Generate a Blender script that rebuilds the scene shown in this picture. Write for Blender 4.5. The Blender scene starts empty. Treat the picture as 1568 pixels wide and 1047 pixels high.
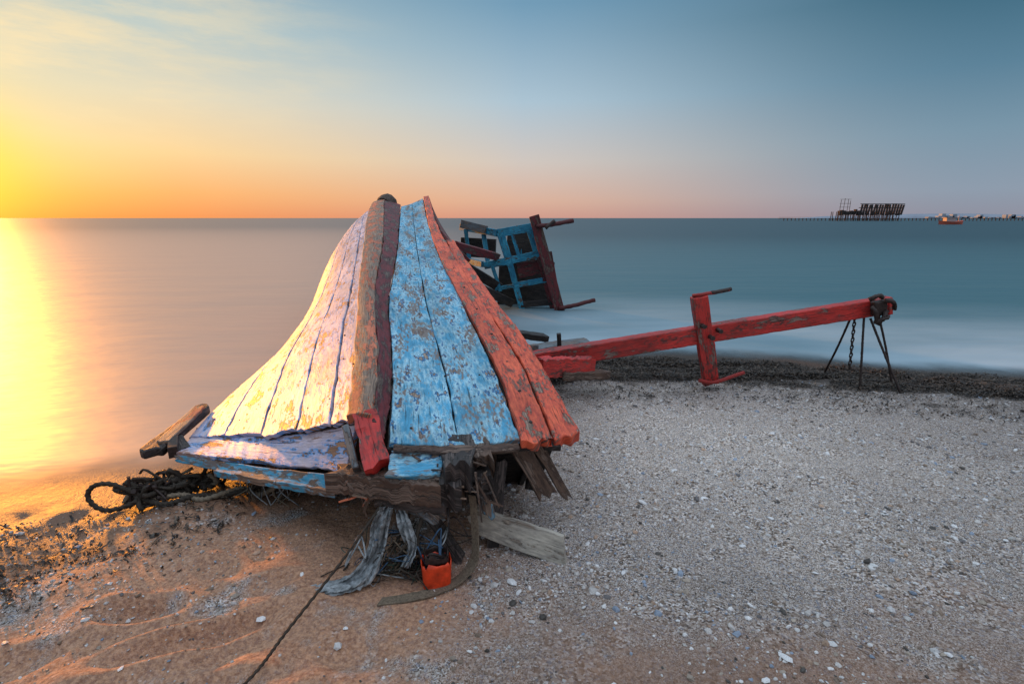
import bpy, math, random, bmesh
import numpy as np
from mathutils import Vector
random.seed(4); rng=np.random.default_rng(7)
S=bpy.context.scene
S.view_settings.view_transform='Standard'; S.view_settings.look='None'; S.view_settings.exposure=0
def lin(c):
    return tuple([(x/255/12.92 if x/255<=0.04045 else ((x/255+0.055)/1.055)**2.4) for x in c])+(1,)
# ---------- camera
cd=bpy.data.cameras.new("camera"); cam=bpy.data.objects.new("camera",cd); S.collection.objects.link(cam)
cd.lens=18; cd.sensor_width=36; cd.clip_end=30000; cd.clip_start=.02
TH=math.atan(189.5/784)
cam.location=(0,0,1.5); cam.rotation_euler=(math.pi/2-TH,0,0); S.camera=cam
# ---------- node helpers
def N(nt,t,**k):
    n=nt.nodes.new(t)
    for a,b in k.items(): setattr(n,a,b)
    return n
def math_(nt,op,a,b=None,c=None,clamp=False):
    n=nt.nodes.new('ShaderNodeMath'); n.operation=op; n.use_clamp=clamp
    for i,x in enumerate((a,b,c)):
        if x is None: continue
        if isinstance(x,(int,float)): n.inputs[i].default_value=x
        else: nt.links.new(x,n.inputs[i])
    return n.outputs[0]
def ramp(nt,fac,stops,interp='LINEAR'):
    n=nt.nodes.new('ShaderNodeValToRGB'); r=n.color_ramp; r.interpolation=interp
    while len(r.elements)<len(stops): r.elements.new(0.5)
    for e,(p,c) in zip(r.elements,stops): e.position=p; e.color=c if len(c)==4 else lin(c)
    nt.links.new(fac,n.inputs[0]); return n.outputs[0]
def mix(nt,f,a,b,bt='MIX'):
    n=nt.nodes.new('ShaderNodeMix'); n.data_type='RGBA'; n.blend_type=bt
    for i,x in ((0,f),(6,a),(7,b)):
        if isinstance(x,(int,float)): n.inputs[i].default_value=x
        elif isinstance(x,tuple): n.inputs[i].default_value=x
        else: nt.links.new(x,n.inputs[i])
    return n.outputs[2]
def mrange(nt,v,a,b,c=0,d=1,t='SMOOTHSTEP'):
    n=nt.nodes.new('ShaderNodeMapRange'); n.interpolation_type=t
    nt.links.new(v,n.inputs[0])
    for i,x in zip((1,2,3,4),(a,b,c,d)): n.inputs[i].default_value=x
    return n.outputs[0]
def noise(t,vec,s,det=4,r=.5):
    n=N(t,'ShaderNodeTexNoise'); n.inputs['Scale'].default_value=s; n.inputs['Detail'].default_value=det; n.inputs['Roughness'].default_value=r
    t.links.new(vec,n.inputs['Vector']); return n.outputs[0]
def vor(t,vec,s):
    n=N(t,'ShaderNodeTexVoronoi'); n.inputs['Scale'].default_value=s; t.links.new(vec,n.inputs['Vector']); return n
def mapping(t,vec,sc,rot=(0,0,0)):
    mp=N(t,'ShaderNodeMapping'); mp.inputs['Scale'].default_value=sc; mp.inputs['Rotation'].default_value=rot
    t.links.new(vec,mp.inputs[0]); return mp.outputs[0]
def mat(name):
    m=bpy.data.materials.new(name); m.use_nodes=True; t=m.node_tree
    return m,t,t.nodes['Principled BSDF']
# ---------- world (dusk sky)
W=bpy.data.worlds.new("World"); S.world=W; W.use_nodes=True
nt=W.node_tree; nt.nodes.clear()
SAZ=math.radians(-47.5); SEL=math.radians(8)
tc=N(nt,'ShaderNodeTexCoord'); sep=N(nt,'ShaderNodeSeparateXYZ')
nrm=N(nt,'ShaderNodeVectorMath',operation='NORMALIZE'); nt.links.new(tc.outputs['Generated'],nrm.inputs[0]); nt.links.new(nrm.outputs[0],sep.inputs[0])
x,y,z=sep.outputs
hl=math_(nt,'SQRT',math_(nt,'ADD',math_(nt,'MULTIPLY',x,x),math_(nt,'ADD',math_(nt,'MULTIPLY',y,y),1e-6)))
dt=math_(nt,'DIVIDE',math_(nt,'ADD',math_(nt,'MULTIPLY',x,math.sin(SAZ)),math_(nt,'MULTIPLY',y,math.cos(SAZ))),hl)
ang=math_(nt,'DIVIDE',math_(nt,'ARCCOSINE',math_(nt,'MULTIPLY',dt,0.9999)),math.pi)
zc=math_(nt,'MAXIMUM',z,0.0)
top=(1,(182,191,206))
r0=ramp(nt,zc,[(0,(250,150,48)),(.03,(255,184,60)),(.07,(255,216,112)),(.14,(242,222,168)),(.23,(208,212,190)),(.36,(150,178,188)),top])
r1=ramp(nt,zc,[(0,(242,146,84)),(.04,(250,178,106)),(.10,(250,211,150)),(.18,(230,217,186)),(.28,(182,200,200)),(.38,(145,175,190)),top])
r2=ramp(nt,zc,[(0,(208,154,138)),(.03,(218,176,154)),(.10,(208,197,189)),(.20,(172,195,210)),(.34,(114,155,182)),top])
r3=ramp(nt,zc,[(0,(142,143,158)),(.04,(140,154,171)),(.12,(120,148,167)),(.20,(90,128,151)),(.30,(58,102,124)),top])
r4=ramp(nt,zc,[(0,(168,150,142)),(.2,(168,168,174)),(.5,(180,186,198)),top])
c=mix(nt,mrange(nt,ang,0,.085,t='LINEAR'),r0,r1)
c=mix(nt,mrange(nt,ang,.085,.27,t='LINEAR'),c,r2)
c=mix(nt,mrange(nt,ang,.25,.50),c,r3)
c=mix(nt,mrange(nt,ang,.56,.85),c,r4)
no=noise(nt,mapping(nt,nrm.outputs[0],(2.2,2.2,11),(0.25,0.3,0)),1.3,8,.62)
cm=mrange(nt,no,.45,.68)
cm=math_(nt,'MULTIPLY',cm,mrange(nt,ang,.0,.22,.8,0,))
cm=math_(nt,'MULTIPLY',cm,mrange(nt,z,.07,.2))
c=mix(nt,cm,c,lin((255,228,176)))
v=N(nt,'ShaderNodeVectorMath',operation='DOT_PRODUCT'); nt.links.new(nrm.outputs[0],v.inputs[0]); GE=math.radians(3.8); v.inputs[1].default_value=(math.sin(SAZ)*math.cos(GE),math.cos(SAZ)*math.cos(GE),math.sin(GE))
gl=math_(nt,'MULTIPLY',math_(nt,'POWER',math_(nt,'MAXIMUM',v.outputs['Value'],0.0),260),1.0)
c=mix(nt,gl,c,(1.25,.80,.03,1))
sky=N(nt,'ShaderNodeTexSky',sky_type='NISHITA'); sky.sun_disc=False; sky.sun_elevation=SEL; sky.sun_rotation=SAZ
st=mrange(nt,z,.42,.9,1.0,2.2)
b1=N(nt,'ShaderNodeBackground'); nt.links.new(c,b1.inputs[0]); nt.links.new(st,b1.inputs[1])
b2=N(nt,'ShaderNodeBackground'); nt.links.new(sky.outputs[0],b2.inputs[0]); b2.inputs[1].default_value=.003
ad=N(nt,'ShaderNodeAddShader'); nt.links.new(b1.outputs[0],ad.inputs[0]); nt.links.new(b2.outputs[0],ad.inputs[1])
wo=N(nt,'ShaderNodeOutputWorld'); nt.links.new(ad.outputs[0],wo.inputs[0])
ld=bpy.data.lights.new("sun",'SUN'); ld.energy=4.2; ld.color=(1,.34,.035); ld.angle=math.radians(2.5)
sun=bpy.data.objects.new("sun",ld); S.collection.objects.link(sun)
d=Vector((math.sin(SAZ)*math.cos(SEL),math.cos(SAZ)*math.cos(SEL),math.sin(SEL)))
sun.rotation_euler=d.to_track_quat('Z','Y').to_euler()
# ---------- numpy helpers
def vnoise(x,y,sc,seed=0):
    r=np.random.default_rng(seed).random((256,256))
    X=x/sc+1000.37; Y=y/sc+1000.71
    xi=np.floor(X).astype(int); yi=np.floor(Y).astype(int); fx=X-xi; fy=Y-yi
    fx=fx*fx*(3-2*fx); fy=fy*fy*(3-2*fy); a=xi%256; b=yi%256; a1=(a+1)%256; b1=(b+1)%256
    return (r[a,b]*(1-fx)+r[a1,b]*fx)*(1-fy)+(r[a,b1]*(1-fx)+r[a1,b1]*fx)*fy-.5
SX=[-400,-12,-4,-2.84,-1.96,-1.3,-.6,.1,.6,1.8,3.4,4.9,8,14,400]
SY=[-60,1.2,2.2,2.55,2.9,3.4,4.3,5.2,5.6,5.62,5.3,4.85,4.2,3.0,-60]
def dshore(x,y):
    return (np.interp(x,SX,SY)-y)*.85+ .22*vnoise(x,y,.9,3)+.08*vnoise(x,y,.25,4)
DENTS=[(-1.45,1.69,.13,.06,.055,.2),(-1.15,1.56,.24,.055,.055,.45),(-.55,1.5,.1,.07,.015,0),(-1.75,1.45,.15,.06,.03,.3),(-1.3,1.95,.12,.05,.025,-.3),(-.95,1.35,.1,.06,.03,.2),(-1.0,1.85,.1,.05,.02,.5),(-.7,1.25,.12,.07,.02,.9)]
def sandh(x,y):
    d=dshore(x,y); dl=np.maximum(d,0)
    h=-.04+.055*(1-np.exp(-dl/.8))+.002*np.minimum(dl,30)
    h=np.where(d<0,-.04+np.maximum(.07*d,-3),h)
    w=np.clip(dl/.3,0,1); L=np.clip((.0-x)/1.0,0,1)
    h=h+w*(.03*vnoise(x,y,.7,5)+(.018+.034*L)*vnoise(x+.6*y,y-.3*x,.26,6)+(.010+.014*L)*vnoise(x,y,.11,8)+.005*vnoise(x,y,.045,9))
    for (cx,cy,sx,sy,dp,a) in DENTS:
        u=(x-cx)*math.cos(a)+(y-cy)*math.sin(a); q=-(x-cx)*math.sin(a)+(y-cy)*math.cos(a)
        e=(u/sx)**2+(q/sy)**2
        h=h-dp*np.exp(-e**1.5)+dp*.4*np.exp(-(np.sqrt(e)-1.5)**2*5)
    return h
def axis(lo,hi,step,far):
    c=list(np.arange(lo,hi,step)); s=step; a=hi; up=[]
    while a<far: up.append(a); s*=1.18; a+=s
    s=step; a=lo; dn=[]
    while a>-far: s*=1.18; a-=s; dn.append(a)
    return np.array(dn[::-1]+c+up)
def npmesh(name,co,faces,k,smooth=False):
    me=bpy.data.meshes.new(name); n=len(co)
    me.vertices.add(n); me.vertices.foreach_set('co',co.ravel().astype(np.float32))
    me.loops.add(faces.size); me.loops.foreach_set('vertex_index',faces.ravel().astype(np.int32))
    me.polygons.add(len(faces)); me.polygons.foreach_set('loop_start',np.arange(0,faces.size,k,dtype=np.int32))
    me.update(calc_edges=True); me.polygons.foreach_set('use_smooth',np.full(len(faces),smooth,bool))
    return me
def link(name,me,m=None,parent=None):
    o=bpy.data.objects.new(name,me); S.collection.objects.link(o)
    if m: me.materials.append(m)
    if parent: o.parent=parent
    return o
def empty(name,loc=(0,0,0)):
    o=bpy.data.objects.new(name,None); S.collection.objects.link(o); return o
def grid(name,xs,ys,hf,attr):
    X,Y=np.meshgrid(xs,ys); Z=hf(X,Y)
    co=np.stack([X,Y,Z],-1).reshape(-1,3); i=np.arange(X.size).reshape(X.shape)
    q=np.stack([i[:-1,:-1],i[:-1,1:],i[1:,1:],i[1:,:-1]],-1).reshape(-1,4)
    me=npmesh(name,co,q,4,True)
    for an,f in attr.items():
        a=me.attributes.new(an,'FLOAT','POINT'); a.data.foreach_set('value',f(X,Y).ravel().astype(np.float32))
    return link(name,me)
# ---------- sand
ground=grid("beach_sand",axis(-4,5.5,.015,9000),axis(.7,6,.015,9000),sandh,{'d':dshore})
m,t,P=mat("sand")
tc=N(t,'ShaderNodeTexCoord').outputs['Object']
at=N(t,'ShaderNodeAttribute',attribute_name='d').outputs['Fac']
v1=vor(t,tc,125); v2=vor(t,tc,280)
s1=N(t,'ShaderNodeSeparateColor'); t.links.new(v1.outputs['Color'],s1.inputs[0])
s2=N(t,'ShaderNodeSeparateColor'); t.links.new(v2.outputs['Color'],s2.inputs[0])
pal=[(0,(.04,.034,.028,1)),(.18,(.15,.12,.095,1)),(.42,(.33,.27,.225,1)),(.66,(.50,.445,.40,1)),(.87,(.70,.67,.64,1)),(1,(.84,.84,.86,1))]
g1=ramp(t,s1.outputs[0],pal); g2=ramp(t,s2.outputs[0],pal)
col=mix(t,mrange(t,noise(t,tc,7),.35,.65),g1,g2)
col=mix(t,mrange(t,s1.outputs[1],.88,.90,0,.5),col,(.20,.27,.38,1))
big=noise(t,tc,1.3,3)
sx=N(t,'ShaderNodeSeparateXYZ'); t.links.new(tc,sx.inputs[0])
warp=math_(t,'MULTIPLY',math_(t,'SUBTRACT',big,.5),1.6)
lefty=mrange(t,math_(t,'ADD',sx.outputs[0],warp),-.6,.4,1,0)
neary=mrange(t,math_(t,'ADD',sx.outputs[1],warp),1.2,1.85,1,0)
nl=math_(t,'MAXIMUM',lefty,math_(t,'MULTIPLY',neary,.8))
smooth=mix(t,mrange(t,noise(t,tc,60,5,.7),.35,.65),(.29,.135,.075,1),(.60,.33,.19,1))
smooth=mix(t,lefty,mix(t,.5,smooth,(.22,.15,.11,1)),smooth)  # orange-tan sand, with low-sun warmth painted in on the left
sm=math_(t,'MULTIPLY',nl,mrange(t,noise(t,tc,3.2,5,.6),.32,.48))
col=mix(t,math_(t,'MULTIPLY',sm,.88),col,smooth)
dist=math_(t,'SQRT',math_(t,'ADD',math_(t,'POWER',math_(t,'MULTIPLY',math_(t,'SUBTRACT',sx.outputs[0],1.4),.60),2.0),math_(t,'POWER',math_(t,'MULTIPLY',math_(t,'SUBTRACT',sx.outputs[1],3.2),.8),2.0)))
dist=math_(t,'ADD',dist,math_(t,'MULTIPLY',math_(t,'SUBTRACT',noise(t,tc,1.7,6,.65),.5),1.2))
light_fall=ramp(t,math_(t,'DIVIDE',dist,2.6),[(.08,(1.55,1.49,1.43,1)),(.42,(1.08,1.03,1.0,1)),(.85,(.50,.47,.46,1))])  # light fall-off painted into sand colour: bright middle, dark outer corners
light_fall=mix(t,lefty,light_fall,(1,1,1,1))
col=mix(t,1.0,col,light_fall,'MULTIPLY')
wn=math_(t,'ADD',at,math_(t,'MULTIPLY',math_(t,'SUBTRACT',noise(t,tc,5,6,.7),.5),1.0))
wet=mrange(t,wn,.35,.95,1,0)
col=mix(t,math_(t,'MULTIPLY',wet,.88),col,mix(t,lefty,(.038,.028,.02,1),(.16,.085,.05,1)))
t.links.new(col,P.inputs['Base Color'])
t.links.new(mrange(t,math_(t,'MULTIPLY',mrange(t,at,.1,1.2,1,0),lefty),0,1,.85,.5),P.inputs['Roughness'])
hh=math_(t,'ADD',math_(t,'MULTIPLY',math_(t,'SUBTRACT',1,v1.outputs['Distance']),math_(t,'SUBTRACT',1,sm)),math_(t,'MULTIPLY',noise(t,tc,90,6,.7),.9))
hh=math_(t,'ADD',hh,math_(t,'MULTIPLY',noise(t,tc,24,5,.6),1.6))
bp=N(t,'ShaderNodeBump'); bp.inputs['Strength'].default_value=1; bp.inputs['Distance'].default_value=.009
t.links.new(hh,bp.inputs['Height']); t.links.new(bp.outputs[0],P.inputs['Normal'])
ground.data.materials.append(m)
# ---------- water
sea=grid("sea_water",axis(-6,9,.12,12000),axis(1.5,9,.12,12000),lambda x,y:np.full(x.shape,-.04),{'d':dshore})
m,t,P=mat("water")
tc=N(t,'ShaderNodeTexCoord').outputs['Object']
at=N(t,'ShaderNodeAttribute',attribute_name='d').outputs['Fac']
sx=N(t,'ShaderNodeSeparateXYZ'); t.links.new(tc,sx.inputs[0])
milk=math_(t,'MULTIPLY',mrange(t,at,-5.0,-.2,0,1),mrange(t,noise(t,mapping(t,tc,(.4,1,1)),.6,4),.25,.7,.35,1))
base=mix(t,mrange(t,at,-40,-4,0,1),(.008,.060,.088,1),(.04,.14,.18,1))
base=mix(t,milk,base,(.38,.50,.57,1))
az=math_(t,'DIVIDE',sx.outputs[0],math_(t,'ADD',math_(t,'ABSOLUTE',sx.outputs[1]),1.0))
warm_refl=math_(t,'MULTIPLY',mrange(t,az,-.45,.12,1,0),mrange(t,at,-90,-6,.35,1))  # sunset reflection painted into the water colour on the left
base=mix(t,warm_refl,base,(.48,.33,.25,1))
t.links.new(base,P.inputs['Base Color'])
P.inputs['Roughness'].default_value=.47; P.inputs['IOR'].default_value=1.36
bp=N(t,'ShaderNodeBump'); bp.inputs['Strength'].default_value=.22; bp.inputs['Distance'].default_value=.25
t.links.new(noise(t,mapping(t,tc,(.35,1.0,1)),.8,5,.55),bp.inputs['Height']); t.links.new(bp.outputs[0],P.inputs['Normal'])
t.links.new(mrange(t,math_(t,'ADD',at,math_(t,'MULTIPLY',math_(t,'SUBTRACT',noise(t,tc,2.5,3),.5),.25)),-.55,.02,1,0),P.inputs['Alpha'])
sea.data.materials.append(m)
# ---------- pebbles
bm_phi=(1+5**.5)/2
ico=np.array([(-1,bm_phi,0),(1,bm_phi,0),(-1,-bm_phi,0),(1,-bm_phi,0),(0,-1,bm_phi),(0,1,bm_phi),(0,-1,-bm_phi),(0,1,-bm_phi),(bm_phi,0,-1),(bm_phi,0,1),(-bm_phi,0,-1),(-bm_phi,0,1)],float)/1.9
icf=np.array([(0,11,5),(0,5,1),(0,1,7),(0,7,10),(0,10,11),(1,5,9),(5,11,4),(11,10,2),(10,7,6),(7,1,8),(3,9,4),(3,4,2),(3,2,6),(3,6,8),(3,8,9),(4,9,5),(2,4,11),(6,2,10),(8,6,7),(9,8,1)])
def pebbles(name,x,y,r,colr,m,flat=(.25,.7),lift=.15):
    n=len(x)
    sc=np.stack([r*rng.uniform(.8,1.3,n),r*rng.uniform(.5,1.0,n),r*rng.uniform(*flat,n)],-1)
    V=ico[None]*(1+rng.uniform(-.25,.25,(n,12,1)))*sc[:,None]
    tx=rng.normal(0,.3,n); c,s=np.cos(tx)[:,None],np.sin(tx)[:,None]
    V=np.stack([V[...,0]*c+V[...,2]*s,V[...,1],-V[...,0]*s+V[...,2]*c],-1)
    a=rng.uniform(0,6.28,n); c,s=np.cos(a)[:,None],np.sin(a)[:,None]
    V=np.stack([V[...,0]*c-V[...,1]*s,V[...,0]*s+V[...,1]*c,V[...,2]],-1)
    V+=np.stack([x,y,sandh(x,y)+r*lift],-1)[:,None]
    F=(icf[None]+12*np.arange(n)[:,None,None]).reshape(-1,3)
    me=npmesh(name,V.reshape(-1,3),F,3)
    ca=me.color_attributes.new('Col','FLOAT_COLOR','POINT')
    cc=np.concatenate([np.repeat(colr,12,0),np.ones((n*12,1))],1); ca.data.foreach_set('color',cc.ravel().astype(np.float32))
    return link(name,me,m)
m,t,P=mat("shell_grit")
vc=N(t,'ShaderNodeVertexColor',layer_name='Col').outputs[0]
tco=N(t,'ShaderNodeTexCoord').outputs['Object']
t.links.new(mix(t,1.0,vc,ramp(t,noise(t,tco,300,3),[(.3,(.7,.7,.7,1)),(.7,(1.1,1.1,1.1,1))]),'MULTIPLY'),P.inputs['Base Color']); P.inputs['Roughness'].default_value=.55
pm=m
n=120000
px=rng.uniform(-3.6,5.6,n); py=.9+4.9*rng.random(n)**1.25
dd=dshore(px,py); dens=.55+1.4*vnoise(px,py,.35,21)+1.0*vnoise(px,py,.12,22)
dens=dens*np.where(px<-.2,np.where(px<-1.5,.7,.4),1)*np.where(py<1.6,.65,1)
k=(dd>.25)&(rng.random(n)<dens); px,py=px[k],py[k]; n=len(px)
pr=np.clip(np.exp(rng.normal(math.log(.0042),.55,n)),.0018,.020)
PC=np.array([(.85,.84,.83),(.66,.63,.60),(.50,.42,.34),(.30,.22,.16),(.09,.08,.07),(.34,.42,.54),(.55,.38,.27),(.16,.15,.15)])
pcx=PC[rng.choice(8,n,p=[.26,.19,.16,.13,.07,.08,.05,.06])]*rng.uniform(.75,1.1,(n,1))
fall=np.clip(np.sqrt(((px-1.4)*.60)**2+((py-3.2)*.8)**2)/2.6+vnoise(px,py,.5,51)*.3,0,1); pcx*= (1.2-.6*fall)[:,None]; pcx=np.minimum(pcx,.9)  # gravel colour carries the same painted light fall-off as the sand
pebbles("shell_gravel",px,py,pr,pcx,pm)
ex=np.array([.693,0.0,.935,-.97,.55,-.62,.9,1.3,-.15,.33,.42,1.9,2.3,-1.3,-.9,.62]); ey=np.array([2.447,1.837,1.45,1.674,1.75,1.6,2.1,1.9,1.5,1.35,3.0,2.6,2.1,1.4,1.9,1.62])
ex=np.concatenate([ex,rng.uniform(-.5,4,60)]); ey=np.concatenate([ey,rng.uniform(1.3,4.4,60)])
er=np.concatenate([np.array([.026,.022,.022,.018,.013,.012,.014,.015,.011,.013,.02,.016,.017,.012,.012,.012]),rng.uniform(.009,.018,60)])
pebbles("seashells",ex,ey,er,np.full((76,3),.78),pm,flat=(.2,.35),lift=.3)
# ---------- seaweed wrack
def wrack(name,n,xr,dr,lmean,cols,seed,hmul=1,hb=0):
    r=np.random.default_rng(seed); x=r.uniform(*xr,n); dt=dr[0]+(dr[1]-dr[0])*r.beta(2,2,n)
    base=np.interp(x,SX,SY); y=base-dt/.85
    nz=vnoise(x,y,.3,31)+vnoise(x*.4,y*3,.3,32)
    k=(nz+.25+r.uniform(-.3,.3,n))>0; x,y,nz=x[k],y[k],nz[k]; n=len(x)
    a=r.normal(0,.9,n); L=r.exponential(lmean,n)+.01; w=r.uniform(.0015,.006,n)
    V=[];F=[]
    sg=4; s=np.linspace(-.5,.5,sg+1)
    cu=r.normal(0,.8,n); mound=hb*np.clip(nz+.3,0,1)*r.uniform(.2,1,n)
    for i in range(sg+1):
        aa=a+cu*s[i]; X=x+np.cos(aa)*L*s[i]; Y=y+np.sin(aa)*L*s[i]
        Z=sandh(X,Y)+mound+hmul*(.006+r.uniform(0,.014,n))
        V.append(np.stack([X-np.sin(aa)*w,Y+np.cos(aa)*w,Z],-1)); V.append(np.stack([X+np.sin(aa)*w,Y-np.cos(aa)*w,Z+r.uniform(-.004,.004,n)],-1))
    V=np.stack(V,1)
    for i in range(sg): F.append([2*i,2*i+1,2*i+3,2*i+2])
    F=(np.array(F)[None]+(2*sg+2)*np.arange(n)[:,None,None]).reshape(-1,4)
    me=npmesh(name,V.reshape(-1,3),F,4)
    ca=me.color_attributes.new('Col','FLOAT_COLOR','POINT')
    cc=np.array(cols)[r.choice(len(cols),n)]*r.uniform(.6,1.3,(n,1)); cc=np.concatenate([np.repeat(cc,2*sg+2,0),np.ones((n*(2*sg+2),1))],1)
    ca.data.foreach_set('color',cc.ravel().astype(np.float32))
    return link(name,me,pm)
WC=[(.028,.018,.012),(.05,.033,.02),(.015,.011,.009),(.08,.05,.03),(.12,.09,.065)]
wrack("seaweed_wrack",42000,(.3,7),(.05,.85),.045,WC,5,1.2,.05)
wrack("seaweed_strands",2500,(.4,7),(.5,1.5),.03,WC,6)
wrack("seaweed_litter",2500,(-4,-1.4),(.25,1.1),.02,WC,8)
# ---------- slab/beam/tube builders
def cr(Pn,n):
    Pn=np.array(Pn,float)
    if len(Pn)==2:
        s=np.linspace(0,1,n)[:,None]; return Pn[0]*(1-s)+Pn[1]*s
    E=np.vstack([2*Pn[0]-Pn[1],Pn,2*Pn[-1]-Pn[-2]]); s=np.linspace(0,len(Pn)-1,n); i=np.minimum(s.astype(int),len(Pn)-2); f=(s-i)[:,None]
    p0,p1,p2,p3=E[i],E[i+1],E[i+2],E[i+3]
    return .5*((2*p1)+(-p0+p2)*f+(2*p0-5*p1+4*p2-p3)*f**2+(-p0+3*p1-3*p2+p3)*f**3)
def slabG(name,G,th,m,parent,hint=(0,0,1),jit=.0015,jag=(0,0),bev=.004,crown=0,wobk=.6):
    G=G.copy(); n,k=G.shape[:2]
    dS=np.gradient(G,axis=0); dT=np.gradient(G,axis=1); Nn=np.cross(dS,dT); Nn/=np.linalg.norm(Nn,axis=2,keepdims=True)+1e-9
    flip=(Nn.reshape(-1,3).mean(0)@np.array(hint))<0
    if flip: Nn=-Nn
    ax=dS/(np.linalg.norm(dS,axis=2,keepdims=True)+1e-9)
    if jag[0]: G[0]+=ax[0]*np.cumsum(rng.uniform(-1,1,k))[:,None]*jag[0]*.6+ax[0]*rng.uniform(-jag[0],jag[0],k)[:,None]
    if jag[1]: G[-1]+=ax[-1]*rng.uniform(-jag[1],jag[1],k)[:,None]
    if crown: G+=Nn*(crown*np.sin(np.linspace(0,math.pi,k)))[None,:,None]
    rj=rng.uniform(-1,1,(n,1,1))*.5+rng.uniform(-1,1,(n,k,1))*.5
    G+=Nn*jit*rj
    T2=dT/(np.linalg.norm(dT,axis=2,keepdims=True)+1e-9)
    wob=np.interp(np.arange(n),np.arange(0,n+3,3),rng.normal(0,1,len(np.arange(0,n+3,3))))*jit*wobk
    G[:,0]+=T2[:,0]*wob[:,None]; G[:,-1]+=T2[:,-1]*np.roll(wob,5)[:,None]
    B=G-Nn*th
    co=np.concatenate([G.reshape(-1,3),B.reshape(-1,3)]); o=n*k
    i=np.arange(n*k).reshape(n,k)
    tq=np.stack([i[:-1,:-1],i[:-1,1:],i[1:,1:],i[1:,:-1]],-1).reshape(-1,4)
    def side(e): return np.stack([e[:-1],e[1:],e[1:]+o,e[:-1]+o],-1)
    F=np.concatenate([tq[:,::-1],tq+o,side(i[:,0])[:,::-1],side(i[:,-1]),side(i[0]),side(i[-1])[:,::-1]])
    me=npmesh(name,co,F,4,True)
    su=np.concatenate([[0],np.cumsum(np.linalg.norm(np.diff(G[:,k//2],axis=0),axis=1))])
    sv=np.concatenate([[0],np.cumsum(np.linalg.norm(np.diff(G[n//2],axis=0),axis=1))])
    U,V=np.meshgrid(su,sv,indexing='ij'); off=rng.uniform(0,40,2)
    uv=np.stack([U+off[0],V+off[1]],-1).reshape(-1,2); uv=np.concatenate([uv,uv+[[0,th]]])
    ul=me.uv_layers.new(name='UVMap'); ul.data.foreach_set('uv',uv[F.ravel()].ravel().astype(np.float32))
    b=bmesh.new(); b.from_mesh(me); bmesh.ops.recalc_face_normals(b,faces=b.faces); b.to_mesh(me); b.free()
    me.set_sharp_from_angle(angle=math.radians(38))
    ob=link(name,me,m,parent)
    if bev:
        bv=ob.modifiers.new('b','BEVEL'); bv.width=bev; bv.segments=2; bv.limit_method='ANGLE'; bv.angle_limit=math.radians(50)
    return ob
def slab(name,L,R,th,m,parent,n=40,k=6,**kw):
    a,b=cr(L,n),cr(R,n); s=np.linspace(0,1,k)[None,:,None]
    return slabG(name,a[:,None]*(1-s)+b[:,None]*s,th,m,parent,**kw)
def beam(name,p0,p1,w,h,m,parent,up=(0,0,1),n=None,k=4,w1=None,**kw):
    p0,p1=np.array(p0,float),np.array(p1,float); ax=p1-p0; Ln=np.linalg.norm(ax); ax/=Ln
    up=np.array(up,float); sd=np.cross(ax,up); sd/=np.linalg.norm(sd); u2=np.cross(sd,ax)
    if n is None: n=max(4,int(Ln/.035))
    w1=w if w1 is None else w1
    return slab(name,[p0-sd*w/2+u2*h/2,p1-sd*w1/2+u2*h/2],[p0+sd*w/2+u2*h/2,p1+sd*w1/2+u2*h/2],h,m,parent,n=n,k=k,hint=tuple(u2),**kw)
def tube(name,pts,r,m,parent,n=None,k=8,rv=0,tw=0):
    Pn=np.array(pts,float)
    if n is None: n=max(6,int(np.linalg.norm(np.diff(Pn,axis=0),axis=1).sum()/max(r,.006)/1.2))
    C=cr(Pn,n); T=np.gradient(C,axis=0); T/=np.linalg.norm(T,axis=1,keepdims=True)+1e-9
    ref=np.array([0.13,.07,1.]); A=np.cross(T,ref); A/=np.linalg.norm(A,axis=1,keepdims=True)+1e-9; B=np.cross(T,A)
    th=np.linspace(0,2*math.pi,k,endpoint=False)[None]+ (np.arange(n)*tw)[:,None]
    rr=r*(1+rv*rng.uniform(-1,1,(n,k)))*(1+(.22*np.cos(3*np.linspace(0,2*math.pi,k,endpoint=False))[None] if tw else 0))
    V=C[:,None]+(A[:,None]*np.cos(th)[...,None]+B[:,None]*np.sin(th)[...,None])*rr[...,None]
    i=np.arange(n*k).reshape(n,k); j=np.roll(i,-1,1)
    F=np.stack([i[:-1],j[:-1],j[1:],i[1:]],-1).reshape(-1,4)
    cs=np.concatenate([V.reshape(-1,3),C[:1],C[-1:]])
    me=npmesh(name,cs,F,4,True)
    b=bmesh.new(); b.from_mesh(me); b.verts.ensure_lookup_table(); q=n*k
    for a_ in range(k):
        b.faces.new((b.verts[q],b.verts[(a_+1)%k],b.verts[a_])); b.faces.new((b.verts[q+1],b.verts[q-k+a_],b.verts[q-k+(a_+1)%k]))
    b.to_mesh(me); b.free()
    me.uv_layers.new(name='UVMap') 
    return link(name,me,m,parent)
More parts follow.
